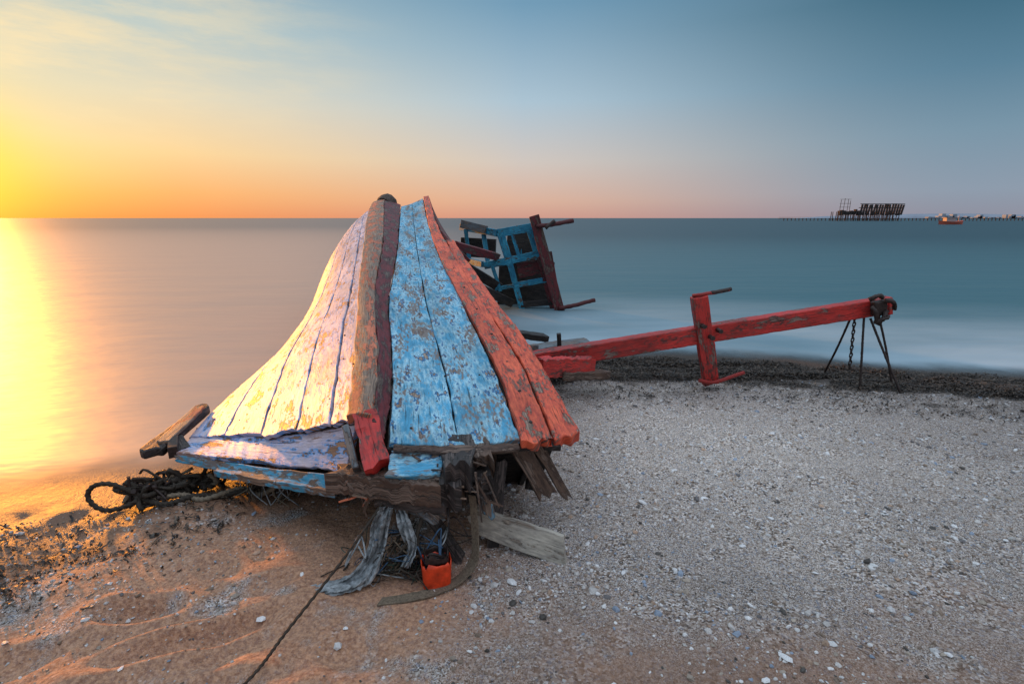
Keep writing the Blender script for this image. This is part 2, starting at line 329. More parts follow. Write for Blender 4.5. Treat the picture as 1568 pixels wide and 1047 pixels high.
# ---------- materials
def paint(name,c1,c2,w1,w2,thr=.56,dirt=None,dthr=.5,rough=.6,sc=1.0,edge=None,cw=.1):
    m,t,P=mat(name)
    uv=N(t,'ShaderNodeUVMap').outputs[0]
    a=noise(t,mapping(t,uv,(4*sc,11*sc,1)),1,9,.68)
    f=noise(t,mapping(t,uv,(22*sc,60*sc,1)),1,4,.6)
    a2=math_(t,'ADD',a,math_(t,'MULTIPLY',math_(t,'SUBTRACT',f,.5),.26))
    w=mrange(t,a2,thr,thr+.02)
    grain=noise(t,mapping(t,uv,(5,130,1)),1,5,.65)
    wood=mix(t,mrange(t,grain,.3,.7),w1+(1,),w2+(1,))
    pc=mix(t,mrange(t,noise(t,mapping(t,uv,(4,11,1)),1,8,.72),.5-cw/2,.5+cw/2),c1+(1,),c2+(1,))
    pc=mix(t,1.0,pc,ramp(t,noise(t,mapping(t,uv,(12,70,1)),1,6,.7),[(.3,(.55,.55,.55,1)),(.6,(1.1,1.1,1.1,1))]),'MULTIPLY')
    pc=mix(t,1.0,pc,ramp(t,noise(t,mapping(t,uv,(1.3,2.5,1)),1,4,.6),[(.35,(.68,.66,.65,1)),(.6,(1.08,1.08,1.08,1))]),'MULTIPLY')
    if edge: pc=mix(t,mrange(t,a2,thr-.05,thr-.012),pc,edge+(1,))
    c=mix(t,w,pc,wood)
    if dirt:
        dm=mrange(t,math_(t,'ADD',noise(t,mapping(t,uv,(2,5,1)),1,9,.7),math_(t,'MULTIPLY',math_(t,'SUBTRACT',f,.5),.5)),dthr,dthr+.07)
        c=mix(t,math_(t,'MULTIPLY',dm,.88),c,dirt+(1,))
    ck=mrange(t,noise(t,mapping(t,uv,(3,90,1)),1,3,.5),.31,.36,1,0)
    c=mix(t,math_(t,'MULTIPLY',ck,.7),c,(.02,.016,.014,1))
    t.links.new(c,P.inputs['Base Color']); P.inputs['Roughness'].default_value=rough
    h=math_(t,'SUBTRACT',math_(t,'MULTIPLY',grain,math_(t,'ADD',math_(t,'MULTIPLY',w,.5),.15)),math_(t,'ADD',w,math_(t,'MULTIPLY',ck,.8)))
    h=math_(t,'ADD',h,math_(t,'MULTIPLY',a,1.2))
    bp=N(t,'ShaderNodeBump'); bp.inputs['Strength'].default_value=1; bp.inputs['Distance'].default_value=.006
    t.links.new(h,bp.inputs['Height']); t.links.new(bp.outputs[0],P.inputs['Normal'])
    return m
m_hull=paint("hull_lavender_paint",(.66,.58,.66),(.46,.48,.72),(.11,.06,.04),(.42,.22,.13),.565,dirt=(.32,.16,.10),dthr=.575,rough=.45,edge=(.12,.34,.68),cw=.2)
m_blue=paint("blue_peeling_paint",(.07,.38,.62),(.44,.72,.82),(.16,.11,.08),(.50,.41,.33),.59,dirt=(.20,.14,.105),dthr=.52,rough=.62,edge=(.01,.16,.38),cw=.16)
m_orange=paint("coral_paint",(.92,.16,.07),(.70,.10,.055),(.08,.05,.04),(.44,.30,.22),.555,dirt=(.13,.08,.06),dthr=.57)
m_red=paint("red_paint",(.66,.04,.033),(.44,.045,.04),(.08,.05,.04),(.36,.24,.20),.57,dirt=(.08,.035,.03),dthr=.56,rough=.5)
m_maroon=paint("maroon_paint",(.19,.026,.03),(.09,.02,.026),(.04,.03,.026),(.20,.13,.10),.54)
m_ridge=paint("worn_keel_wood",(.62,.18,.09),(.34,.16,.11),(.08,.055,.045),(.40,.28,.2),.46)
m_rot=paint("rotten_wood",(.09,.055,.04),(.16,.10,.07),(.015,.011,.01),(.28,.20,.155),.5,sc=1.4)
m_char=paint("charred_wet_wood",(.03,.026,.025),(.06,.052,.052),(.008,.008,.008),(.15,.12,.11),.5,sc=1.4)
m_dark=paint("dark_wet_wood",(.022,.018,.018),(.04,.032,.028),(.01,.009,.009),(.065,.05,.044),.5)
m_white=paint("pale_plank",(.54,.50,.42),(.40,.37,.32),(.14,.11,.085),(.50,.42,.34),.58,dirt=(.2,.16,.12),dthr=.6)
m_teal=paint("teal_paint",(.012,.22,.38),(.04,.36,.54),(.04,.04,.04),(.16,.14,.13),.58,dirt=(.04,.05,.05),dthr=.56)
m_blue2=paint("weathered_blue_paint",(.04,.32,.52),(.34,.42,.48),(.10,.07,.05),(.32,.22,.16),.51,dirt=(.14,.09,.065),dthr=.51)
m_grey=paint("weathered_grey_wood",(.18,.21,.23),(.11,.13,.15),(.06,.045,.04),(.28,.23,.2),.5)
def plain(name,c,rough=.6,sc=60,amt=.5,metal=0,bump=.3):
    m,t,P=mat(name); tc=N(t,'ShaderNodeTexCoord').outputs['Object']
    q=noise(t,tc,sc,5,.6)
    t.links.new(mix(t,1.0,c+(1,),ramp(t,q,[(.3,(1-amt,)*3+(1,)),(.7,(1+amt*.4,)*3+(1,))]),'MULTIPLY'),P.inputs['Base Color'])
    P.inputs['Roughness'].default_value=rough; P.inputs['Metallic'].default_value=metal
    bp=N(t,'ShaderNodeBump'); bp.inputs['Strength'].default_value=bump; bp.inputs['Distance'].default_value=.004
    t.links.new(q,bp.inputs['Height']); t.links.new(bp.outputs[0],P.inputs['Normal']); return m
m_rope=plain("old_rope",(.05,.04,.03),.9,150)
m_ropel=plain("pale_rope",(.26,.21,.15),.9,150)
m_iron=plain("rusty_iron",(.045,.028,.024),.6,80,.6)
m_cloth=plain("tattered_cloth",(.36,.40,.42),.8,30,.85)
m_strap=plain("canvas_strap",(.19,.15,.105),.9,120,.6)
m_can=plain("orange_plastic",(.80,.06,.012),.4,25,.5)
m_bluep=plain("blue_plastic_net",(.05,.12,.22),.6,40,.5)
m_green=plain("green_net",(.05,.08,.06),.8,40,.5)
# ---------- BOAT
boat=empty("wrecked_wooden_boat")
A=[(-.72,2.17,.62),(-.874,2.8,.729),(-1.05,3.5,.84),(-1.27,4.4,.983),(-1.547,5.5,1.158),(-1.92,7,1.397),(-2.245,8.3,1.60),(-2.38,9.3,1.75)]
Sl=[(-1.96,2.88,.25),(-1.99,3.2,.255),(-2.08,3.8,.215),(-2.08,4.5,.25),(-2.20,5.5,.36),(-2.50,7,.69),(-2.65,8.3,1.03),(-2.52,9.2,1.38)]
Un=[(-1.75,3.1,.02),(-1.8,3.4,-.1),(-1.95,3.9,-.2),(-2.0,4.6,-.25),(-2.15,5.5,-.3),(-2.4,7,-.3),(-2.45,8.3,-.2),(-2.2,9.4,-.1)]
bl=[-.06,-.01,.05,.10,.14,.15,.11,.04]
n=110; Ac,Sc,Uc=cr(A,n),cr(Sl,n),cr(Un,n); bc=np.interp(np.linspace(0,7,n),range(8),bl)
def HP(t0,t1,k,off=0):
    ts=np.linspace(t0,t1,k); G=np.zeros((n,k,3))
    for j,tt in enumerate(ts):
        if tt<=1: G[:,j]=Ac*(1-tt)+Sc*tt+np.array([-.62,-.1,.78])*(bc*math.sin(math.pi*min(tt*.8,1)))[:,None]
        else:
            q=(tt-1)/.6; e=np.array([-.62,-.1,.78])*(bc*math.sin(math.pi*.8))[:,None]
            G[:,j]=Sc*(1-q)+Uc*q+e*(1-q)+np.array([-.10,0,0])*math.sin(math.pi*q)
    return G+np.array([-.5,-.1,.8])*off
tt=[.0,.12,.31,.53,.77,1.02,1.3,1.6]
for i in range(7):
    slabG("hull_plank_%d"%(i+1),HP(tt[i]+.004,tt[i+1]-.004-.003*rng.random(),9,rng.uniform(0,.010)),.025,m_hull,boat,hint=(-.6,0,.8),jit=.0028,bev=.005,wobk=1.5,jag=(.014,0))
slabG("hull_backing",HP(0.01,1.59,16,-.03),.02,m_dark,boat,hint=(-.6,0,.8),bev=0)
row=HP(0,1.0,9)[0]; row2=[tuple(p+np.array([.01,.04,-.004])) for p in row]
slab("transom_board",row2,[(-.735,2.055,.415),(-.92,2.19,.365),(-1.10,2.29,.325),(-1.33,2.41,.295),(-1.56,2.5,.268),(-1.90,2.64,.232)],.03,m_hull,boat,n=70,k=8,hint=(0,-.5,.8),jit=.003,jag=(0,.01))
slab("lower_rail",[(-.71,2.045,.40),(-1.10,2.265,.315),(-1.52,2.47,.258),(-1.88,2.62,.222)],[(-.70,2.0,.34),(-1.10,2.23,.268),(-1.50,2.43,.222),(-1.85,2.59,.192)],.05,m_blue2,boat,n=50,k=5,hint=(0,-1,.2),jit=.005,jag=(.02,.02),bev=.01)
beam("lower_rail_batten",(-.80,2.08,.305),(-1.55,2.44,.215),.05,.035,m_blue2,boat,jit=.005,jag=(.03,.03),bev=.008)
beam("rubbing_strake_end",(-2.0,2.60,.235),(-2.05,3.22,.27),.12,.055,m_char,boat,jit=.006,jag=(.03,.03),w1=.08,bev=.01)
beam("rubbing_strake_cap",(-1.97,2.68,.272),(-2.03,3.15,.305),.07,.02,m_ridge,boat,jit=.004,jag=(.02,.02))
beam("rubbing_strake_block",(-1.86,2.66,.215),(-2.0,2.80,.235),.08,.06,m_char,boat,jit=.005,jag=(.01,.01))
beam("iron_strap",(-1.88,2.62,.235),(-1.95,2.74,.25),.05,.07,m_iron,boat,jit=.002)
K=[(-.615,2.12,.655),(-.76,2.8,.755),(-1.08,4.0,.945),(-1.40,5.6,1.20),(-1.78,7.3,1.49),(-2.17,9.0,1.775),(-2.26,9.5,1.83)]
A2=[(-.735,2.14,.645),(-.895,2.8,.752),(-1.21,4.0,.94),(-1.60,5.6,1.20),(-2.02,7.3,1.47),(-2.38,9.0,1.74),(-2.42,9.5,1.79)]
Bb=[(-.55,2.06,.57),(-.68,2.8,.66),(-.97,4.0,.86),(-1.25,5.6,1.12),(-1.57,7.3,1.40),(-1.90,9.0,1.68),(-2.0,9.5,1.74)]
slab("keel_top",A2,K,.05,m_ridge,boat,n=170,k=7,hint=(-.2,0,1),jit=.007,crown=.012,bev=.012)
slab("keel_side",[(x+.004,y,z-.012) for x,y,z in K],Bb,.04,m_maroon,boat,n=170,k=7,hint=(1,0,.6),jit=.007,bev=.008)
tube("stem_head",[(-2.27,9.35,1.70),(-2.25,9.55,1.78),(-2.24,9.7,1.70),(-2.2,9.75,1.4),(-2.1,9.7,.6),(-2.0,9.6,-.3)],.15,m_rot,boat,n=30,k=12,rv=.06)
beam("keel_end_red",(-.665,2.17,.635),(-.565,1.97,.475),.105,.07,m_red,boat,up=(0,-.5,.8),jit=.007,jag=(0,.025),bev=.008,k=7,n=18)
beam("keel_end_stub",(-.735,2.12,.60),(-.66,1.99,.46),.03,.06,m_grey,boat,up=(0,-.5,.8),jit=.004)
B=[(-.52,2.02,.575),(-.675,2.8,.675),(-.965,4.0,.87),(-1.24,5.6,1.125),(-1.56,7.3,1.41),(-1.89,9.0,1.69)]
C=[(.04,2.16,.515),(-.11,2.85,.645),(-.40,4.0,.86),(-.765,5.4,1.12),(-1.12,7.0,1.42),(-1.55,9.2,1.83)]
Bn,Cn=cr(B,150),cr(C,150)
def BL(a,b,off=0):
    s=np.linspace(a,b,9)[None,:,None]; G=Bn[:,None]*(1-s)+Cn[:,None]*s
    return G-np.array([0,0,1])*(.02*np.sin(math.pi*s))+np.array([0,0,off])
slabG("side_plank_1",BL(.0,.506),.025,m_blue,boat,jit=.0028,jag=(.006,0),wobk=1)
slabG("side_plank_2",BL(.518,1.0,.003),.025,m_blue,boat,jit=.0028,jag=(.01,0),wobk=1)
slabG("side_backing",BL(-.02,1.1,-.035),.02,m_dark,boat,bev=0)
slab("side_plank_rotten_edge",[(-.50,2.0,.572),(-.2,2.06,.545),(.03,2.14,.515)],[(-.50,1.985,.55),(-.2,2.03,.52),(.04,2.12,.49)],.03,m_rot,boat,n=30,k=4,hint=(0,-.5,1),jit=.006)
C1=[(.045,2.12,.53),(-.10,2.9,.675),(-.40,4.0,.885),(-.765,5.4,1.145),(-1.115,7.0,1.45),(-1.55,9.3,1.865)]
D1=[(.185,2.13,.53),(.045,2.9,.675),(-.25,4.0,.885),(-.62,5.4,1.145),(-1.01,7.0,1.45),(-1.48,9.45,1.89)]
slab("gunwale_rail",C1,D1,.045,m_orange,boat,n=170,k=7,jit=.005,jag=(.02,.02),bev=.008)
E1=[(.20,2.2,.505),(.075,2.9,.645),(-.055,3.4,.735),(-.225,4.0,.84),(-.60,5.4,1.10),(-.78,6.2,1.25)]
F1=[(.325,2.26,.515),(.19,2.9,.64),(.05,3.5,.745),(-.10,4.0,.835),(-.485,5.4,1.095),(-.69,6.2,1.245)]
slab("outer_rail",E1,F1,.06,m_orange,boat,n=120,k=6,jit=.005,jag=(.02,.03),hint=(.2,0,1),bev=.008)
slab("rail_groove",[(x-.05,y,z-.03) for x,y,z in E1],[(x+.03,y,z-.035) for x,y,z in E1],.03,m_dark,boat,n=40,k=3)
slab("bow_bulwark",[(-.72,6.2,1.22),(-1.0,7.2,1.40),(-1.46,9.4,1.85)],[(-.50,6.3,1.0),(-.85,7.3,1.2),(-1.42,9.5,1.6)],.04,m_maroon,boat,n=40,k=5,hint=(1,0,.3))
slab("deck",[(.20,2.5,.50),(.13,3.0,.61),(-.03,3.75,.74),(-.52,5.4,1.05),(-.75,6.2,1.15),(-1.45,9.4,1.78)],[(.02,2.7,-.15),(.0,3.2,-.15),(-.05,3.9,-.2),(-.4,5.4,-.3),(-.6,6.2,-.3),(-1.2,9.4,-.3)],.03,m_dark,boat,n=60,k=8,hint=(1,0,0))
slab("inner_bulkhead",[(-1.80,2.85,.20),(-1.1,2.6,.36),(-.6,2.45,.48),(.15,2.5,.46)],[(-1.7,2.95,-.1),(-1.1,2.75,-.1),(-.6,2.7,-.1),(.05,2.75,-.1)],.03,m_dark,boat,n=30,k=6,hint=(0,-1,0))
for i,x in enumerate((-1.35,-1.0,-.45,-.15)):
    beam("rib_%d"%(i+1),(x,2.5-.12*(x+.4 if x<-.4 else 0),.33 if x<-.8 else .45),(x+.06,2.62,-.05),.07,.06,m_rot,boat,up=(0,1,0),jit=.005)
slab("corner_blue_plate",[(-.52,2.05,.552),(-.40,2.08,.548),(-.29,2.12,.54)],[(-.515,1.93,.47),(-.40,1.92,.47),(-.29,1.94,.472)],.04,m_blue,boat,n=18,k=8,hint=(0,-.4,1),jit=.005,jag=(.01,.01))
beam("broken_beam",(-.75,2.05,.395),(-.30,1.93,.40),.12,.10,m_rot,boat,jit=.012,jag=(.03,.03),bev=.010,k=8,n=30)
beam("broken_beam_lower",(-.60,2.0,.325),(-.27,1.93,.335),.09,.045,m_char,boat,jit=.008,jag=(.03,.03),bev=.01,k=5)
beam("beam_end_block",(-.27,2.26,.47),(-.225,1.93,.46),.14,.13,m_char,boat,jit=.016,jag=(.02,.04),bev=.010,k=8,n=16)
beam("beam_end_block_dark",(-.26,1.99,.40),(-.25,1.90,.385),.09,.13,m_char,boat,jit=.01,jag=(.02,.02),bev=.01)
beam("beam_end_lower",(-.22,2.3,.37),(-.135,1.97,.365),.12,.11,m_char,boat,jit=.014,jag=(.02,.04),bev=.010,k=7,n=16)
beam("beam_end_top",(-.16,2.2,.50),(-.12,2.0,.485),.09,.05,m_rot,boat,jit=.01,jag=(.02,.04),bev=.01,k=6)
beam("keel_remnant",(-.47,2.02,.31),(-.30,1.93,.27),.08,.05,m_grey,boat,jit=.007,jag=(.02,.02))
beam("keel_remnant_blue",(-.13,2.1,.36),(-.10,2.0,.23),.05,.03,m_blue2,boat,up=(0,-1,.2),jit=.004,jag=(.02,.02))
beam("hanging_plank",(.02,2.22,.49),(.17,2.24,.20),.09,.025,m_rot,boat,up=(.3,-1,.2),jit=.006,jag=(.02,.03),k=5)
beam("hanging_plank_outer",(.10,2.26,.49),(.27,2.27,.165),.07,.03,m_rot,boat,up=(.3,-1,.2),jit=.006,jag=(.02,.02),w1=.03)
beam("rail_support",(.20,2.35,.48),(.10,2.5,.1),.06,.06,m_dark,boat,up=(0,1,0),jit=.005)
beam("fallen_frame",(-.42,2.08,.27),(-.22,1.98,.02),.05,.04,m_char,boat,up=(0,-1,.2),jit=.005,jag=(.02,.02))
beam("fallen_frame_2",(-.05,2.2,.40),(-.09,2.1,.0),.06,.05,m_char,boat,up=(0,-1,.2),jit=.005,jag=(.02,.02))
for i in range(70):
    f=rng.random(); x0=-.72+.62*f; y0=2.0-.06*f+rng.uniform(-.03,.04); z0=rng.uniform(.33,.50) if f>.55 else rng.uniform(.34,.44)
    dd_=np.array([rng.normal(0,.05),-rng.uniform(.01,.05),rng.normal(-.03,.05)])
    beam("splinter_%d"%i,(x0,y0,z0),tuple(np.array([x0,y0,z0])+dd_),rng.uniform(.006,.018),rng.uniform(.004,.01),[m_rot,m_char,m_rot,m_ridge][i%4],boat,up=(.3,.2,1),n=5,w1=.002,bev=0,jit=.001,k=3)
V=[];F=[]
def stud(p,nrm_,r):
    nrm_=np.array(nrm_)/np.linalg.norm(nrm_); a_=np.cross(nrm_,(0,1,.1)); a_/=np.linalg.norm(a_); b_=np.cross(nrm_,a_); o=len(V)
    for q in range(8): V.append(tuple(p+r*(a_*math.cos(q*.785)+b_*math.sin(q*.785))-nrm_*.004))
    for q in range(8): V.append(tuple(p+.7*r*(a_*math.cos(q*.785)+b_*math.sin(q*.785))+nrm_*.002))
    for q in range(8): F.append((o+q,o+(q+1)%8,o+8+(q+1)%8,o+8+q))
    F.append(tuple(o+8+q for q in range(8)))
for i in range(7):
    G=HP(tt[i]+.02,tt[i+1]-.02,7,.006)
    for s_ in range(3,80,11):
        for j in (0,5):
            if rng.random()<.6: stud(G[s_+rng.integers(0,4),j+rng.integers(0,2)],(-.5,-.2,.8),rng.uniform(.004,.007))
for s_ in range(4,110,12):
    G=BL(.04,.96,.004)
    for j in (0,3,6):
        if rng.random()<.6: stud(G[s_+rng.integers(0,4),j+rng.integers(0,2)],(.1,-.2,1),rng.uniform(.004,.007))
for s_ in range(6,100,12):
    p=cr(C1,150)[s_]*.5+cr(D1,150)[s_]*.5; stud(p+np.array([0,0,.003]),(0,-.2,1),.010)
me=bpy.data.meshes.new("bolt_heads"); me.from_pydata(V,[],F); link("bolt_heads",me,m_iron,boat)
# ---------- mast with cross post and trestle
mast=empty("red_boat_mast")
beam("spar",(.12,4.27,.29),(3.40,4.6,.735),.12,.155,m_red,mast,jit=.003,w1=.10,n=110,k=4,bev=.01)
beam("spar_root_block",(.20,3.92,.345),(.66,4.12,.30),.12,.15,m_red,mast,jit=.014,jag=(.03,.06),bev=.012,k=8,n=24,w1=.08)
beam("spar_root_broken",(.42,3.98,.26),(.80,4.2,.20),.10,.07,m_rot,mast,jit=.01,jag=(.03,.04),bev=.01,k=6)
beam("cross_post",(1.60,4.35,.85),(1.80,4.42,.04),.135,.08,m_red,mast,up=(0,-1,0),jit=.004,jag=(.01,.01),bev=.008)
tube("top_rod",[(1.55,4.36,.855),(1.60,4.33,.865),(1.875,4.42,.895)],.016,m_red,mast,rv=.1)
tube("top_rod_tip",[(1.70,4.36,.876),(1.90,4.43,.90)],.018,m_iron,mast,rv=.1)
tube("foot_rod",[(1.66,4.34,.10),(1.80,4.34,.085),(2.09,4.42,.15)],.017,m_red,mast,rv=.1)
tube("bolt_1",[(1.64,4.26,.60),(1.64,4.42,.60)],.02,m_iron,mast,rv=.1)
tube("bolt_2",[(1.72,4.26,.50),(1.72,4.42,.50)],.02,m_iron,mast,rv=.1)
tube("bolt_3",[(1.80,4.30,.55),(1.80,4.42,.55)],.02,m_iron,mast,rv=.1)
beam("tip_bracket",(3.20,4.49,.715),(3.31,4.49,.735),.07,.13,m_iron,mast,jit=.008,bev=.01)
beam("tip_cap",(3.38,4.60,.728),(3.42,4.60,.735),.12,.16,m_red,mast,jit=.006,bev=.01)
for i,(a,b) in enumerate([((3.15,4.48,.80),(3.28,4.5,.82)),((3.2,4.44,.60),(3.36,4.5,.64)),((3.16,4.45,.74),(3.22,4.44,.60)),((3.26,4.44,.80),(3.38,4.46,.72)),((3.30,4.45,.70),(3.24,4.44,.58))]):
    tube("shackle_%d"%i,[a,((a[0]+b[0])/2,a[1]-.03,(a[2]+b[2])/2+.03),b],.018,m_iron,mast,rv=.3)
for i,(a,b) in enumerate([((3.10,4.6,.63),(3.17,4.98,-.03)),((3.18,4.55,.64),(3.19,4.46,-.03)),((3.24,4.55,.62),(3.45,4.30,-.02)),((3.34,4.6,.66),(3.53,4.52,-.02))]):
    tube("trestle_leg_%d"%(i+1),[a,tuple((np.array(a)+b)/2+rng.normal(0,.006,3)),b],.010,m_iron,mast,rv=.12)
for i in range(13):
    zc_=.60-i*.036; a=np.linspace(0,2*math.pi,9); w=.016 if i%2 else .006
    tube("chain_link_%d"%i,[(3.10+w*math.cos(q)+ .002*i,4.55+(.022-w)*math.cos(q),zc_+.024*math.sin(q)) for q in a],.0065,m_iron,mast,n=12,k=5)
deb=empty("deck_debris")
beam("hatch_board",(.12,4.75,.27),(.74,4.86,.325),.20,.05,m_grey,deb,jit=.004,jag=(.01,.01))
beam("post_1",(.45,4.7,.30),(.44,4.68,.45),.04,.04,m_dark,deb,up=(0,1,0))
beam("board_2",(.0,4.4,.30),(.55,4.6,.24),.14,.05,m_dark,deb,jit=.004)
beam("board_3",(-.15,5.0,.40),(.35,5.15,.30),.18,.06,m_dark,deb,jit=.004)
beam("board_4",(-.05,4.2,.45),(.22,4.5,.36),.06,.05,m_grey,deb,jit=.004)
beam("board_5",(.5,4.25,.18),(.85,4.4,.14),.10,.06,m_rot,deb,jit=.008,jag=(.03,.03))
beam("prop",(-.1,4.6,.5),(.1,4.75,-.1),.12,.10,m_dark,deb,up=(0,1,0))
# ---------- wheelhouse
cab=empty("blue_wheelhouse")
def bb(nm,a,b,w=.09,h=.08,m=m_teal,y0=8.9,**kw):
    beam(nm,(a[0],a[2] if len(a)>2 else y0,a[1]),(b[0],b[2] if len(b)>2 else y0,b[1]),w,h,m,cab,up=(0,-1,0),n=14,**kw)
bb("corner_plank",(.36,1.54,8.72),(.84,-.12,8.72),.17,.09,m_maroon,jit=.004)
bb("top_sill",(-.24,1.25),(.40,1.36),.14)
bb("left_stile",(-.20,1.26),(-.03,.72),.13)
bb("mid_stile",(.0,1.24),(.14,.80),.06)
bb("right_stile",(.30,1.32),(.46,.82),.12)
bb("mid_rail",(-.48,.70),(.56,.92),.12)
bb("low_stile",(-.04,.76),(.20,-.15),.10)
bb("low_stile_right",(.45,.86),(.72,-.1),.07,m=m_maroon)
bb("low_rail",(.03,.36),(.64,.47),.09)
bb("low_rail_2",(-.30,.30),(.06,.36),.06)
bb("low_stile_left",(-.34,.70),(-.20,.26),.06)
bb("far_top_sill",(-.24,1.25,8.9),(-.95,1.34,9.8),.12)
bb("far_mid_rail",(-.50,.72,8.95),(-1.0,.75,9.8),.10)
bb("far_stile_1",(-.50,1.22,9.2),(-.42,.70,9.1),.08)
bb("far_stile_2",(-.85,1.30,9.6),(-.78,.70,9.5),.07)
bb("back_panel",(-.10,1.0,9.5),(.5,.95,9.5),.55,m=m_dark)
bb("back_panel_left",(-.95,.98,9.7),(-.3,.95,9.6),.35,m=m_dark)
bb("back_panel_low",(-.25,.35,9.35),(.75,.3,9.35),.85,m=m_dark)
bb("brown_panel",(.10,.60,9.0),(.52,.68,9.0),.26,.03,m=m_maroon)
bb("roof_edge",(-.9,1.40,9.4),(-.45,1.30,9.1),.14,m=m_grey)
bb("inner_post",(.1,1.2,9.5),(.3,0,9.5),.07)
bb("inner_sill",(-.1,.75,9.6),(.6,.6,9.6),.07)
bb("bottom_plank",(.15,.02,8.9),(.80,.08,8.9),.10,m=m_dark)
bb("floor_side",(.75,.3,8.75),(.62,.95,8.75),.10,m=m_maroon)
tube("wheelhouse_pole_top",[(.40,8.65,1.37),(.70,8.7,1.40),(1.02,8.75,1.46)],.035,m_maroon,cab,rv=.15)
tube("wheelhouse_pole_top_end",[(.55,8.62,1.34),(.70,8.65,1.46)],.03,m_iron,cab,rv=.15)
tube("wheelhouse_pole_low",[(.80,8.65,.0),(1.1,8.7,.05),(1.43,8.75,.13)],.035,m_maroon,cab,rv=.15)
bb("deck_link_1",(-.80,1.12,7.4),(-.25,.85,8.9),.12,m=m_maroon)
bb("deck_link_2",(-.95,.9,8.0),(-.2,.30,9.0),.16,m=m_dark)
bb("deck_link_3",(-.75,.55,8.0),(.0,.05,8.9),.14,m=m_dark)
# ---------- foreground litter
nets=empty("tangled_fishing_net")
L=[(-.56,1.95,.31),(-.60,1.93,.22),(-.62,1.90,.12),(-.70,1.86,.03),(-.86,1.80,.012)]
R=[(-.50,1.94,.31),(-.52,1.90,.22),(-.54,1.87,.12),(-.60,1.80,.03),(-.82,1.755,.012)]
a,b=cr(L,60),cr(R,60); s=np.linspace(0,1,24)[None,:,None]; G=a[:,None]*(1-s)+b[:,None]*s
fold=np.sin(np.linspace(0,22,24))[None,:]*.012+np.sin(np.linspace(0,9,24)[None,:]+np.linspace(0,11,60)[:,None])*.016+rng.normal(0,.003,(60,24))
G[...,1]-=fold; G[...,2]+=np.abs(fold)*.5; slabG("grey_cloth",G,.003,m_cloth,nets,bev=0,jit=.003,hint=(0,-1,.3),jag=(0,.03))
L=[(-.50,1.96,.30),(-.47,1.90,.24),(-.44,1.88,.15),(-.47,1.86,.08)]; R=[(-.46,1.95,.31),(-.42,1.90,.25),(-.40,1.88,.17),(-.42,1.85,.10)]
a,b=cr(L,30),cr(R,30); s=np.linspace(0,1,14)[None,:,None]; G=a[:,None]*(1-s)+b[:,None]*s; G[...,1]-=np.sin(np.linspace(0,15,14)[None,:]+np.linspace(0,6,30)[:,None])*.012
slabG("plastic_bag",G,.002,m_cloth,nets,bev=0,jit=.004,hint=(0,-1,.3),jag=(0,.02))
for i in range(75):
    cx=rng.normal(-.46,.085); cy=rng.normal(1.93,.035); z0=rng.uniform(.01,.20)*(1 if i%3 else .4)
    p=[(cx+rng.normal(0,.04),cy+rng.normal(0,.03),max(.015,z0+rng.normal(0,.04))) for _ in range(5)]
    tube("net_strand_%d"%i,p,rng.uniform(.0012,.004),[m_rope,m_green,m_rope,m_cloth,m_strap,m_rope,m_iron,m_bluep][i%8],nets,n=22,k=5)
tube("hanging_rope",[(-.37,1.95,.30),(-.40,1.90,.18),(-.36,1.88,.06),(-.30,1.9,.02)],.008,m_rope,nets,tw=.5)
slab("canvas_strap",[(-.185,1.96,.36),(-.175,1.94,.22),(-.18,1.92,.09),(-.24,1.87,.03),(-.36,1.80,.022),(-.52,1.755,.025)],[(-.155,1.95,.36),(-.145,1.92,.22),(-.15,1.88,.09),(-.22,1.82,.035),(-.36,1.75,.022),(-.53,1.71,.025)],.006,m_strap,None,n=50,k=4,hint=(0,-1,.3),bev=0,jit=.003)
wp=empty("pale_broken_plank")
slab("plank",[(-.20,2.11,.21),(.02,2.05,.175),(.225,1.985,.14)],[(-.18,2.09,.09),(.02,2.02,.05),(.235,1.955,.01)],.03,m_white,wp,n=30,k=6,hint=(0,-1,.3),jit=.002,jag=(.02,.004))
can=empty("orange_jerrycan")
def lathe_box(nm,c,w,dp,h,m,rot,top_j,z0,taper=.9):
    k=24; nz=9; V=[]
    for i in range(nz):
        f=i/(nz-1)
        for j in range(k):
            a=2*math.pi*j/k; ca,sa=math.cos(a),math.sin(a); e=.45
            sx_=abs(ca)**e*np.sign(ca); sy_=abs(sa)**e*np.sign(sa)
            sc_=taper+(1-taper)*f; x_=sx_*w/2*sc_; y_=sy_*dp/2*sc_
            zz=z0+h*f+(top_j*math.sin(j*2.3)+top_j*rng.uniform(-.5,.5) if i==nz-1 else 0)
            V.append((c[0]+x_*math.cos(rot)-y_*math.sin(rot),c[1]+x_*math.sin(rot)+y_*math.cos(rot),zz))
    F=[(i*k+j,i*k+(j+1)%k,(i+1)*k+(j+1)%k,(i+1)*k+j) for i in range(nz-1) for j in range(k)]
    me=bpy.data.meshes.new(nm); me.from_pydata(V,[],F+[tuple(range(k))[::-1]]); 
    for p in me.polygons: p.use_smooth=True
    o=link(nm,me,m,can); sd=o.modifiers.new('s','SOLIDIFY'); sd.thickness=.004; return o
lathe_box("body",(-.315,1.85),.125,.09,.125,m_can,.25,.012,0.0)
lathe_box("dark_rim",(-.315,1.86),.10,.075,.035,m_iron,.25,.015,.12,1.0)
tube("handle",[(-.36,1.85,.12),(-.33,1.84,.16),(-.28,1.86,.125)],.006,m_iron,can)
tube("mooring_line",[(-.54,1.97,.335),(-.66,1.75,.205),(-.79,1.52,.09),(-.86,1.37,.035),(-.98,1.12,.03)],.0055,m_rope,None,tw=.45,n=160,k=9)
rp=empty("tangled_rope_pile")
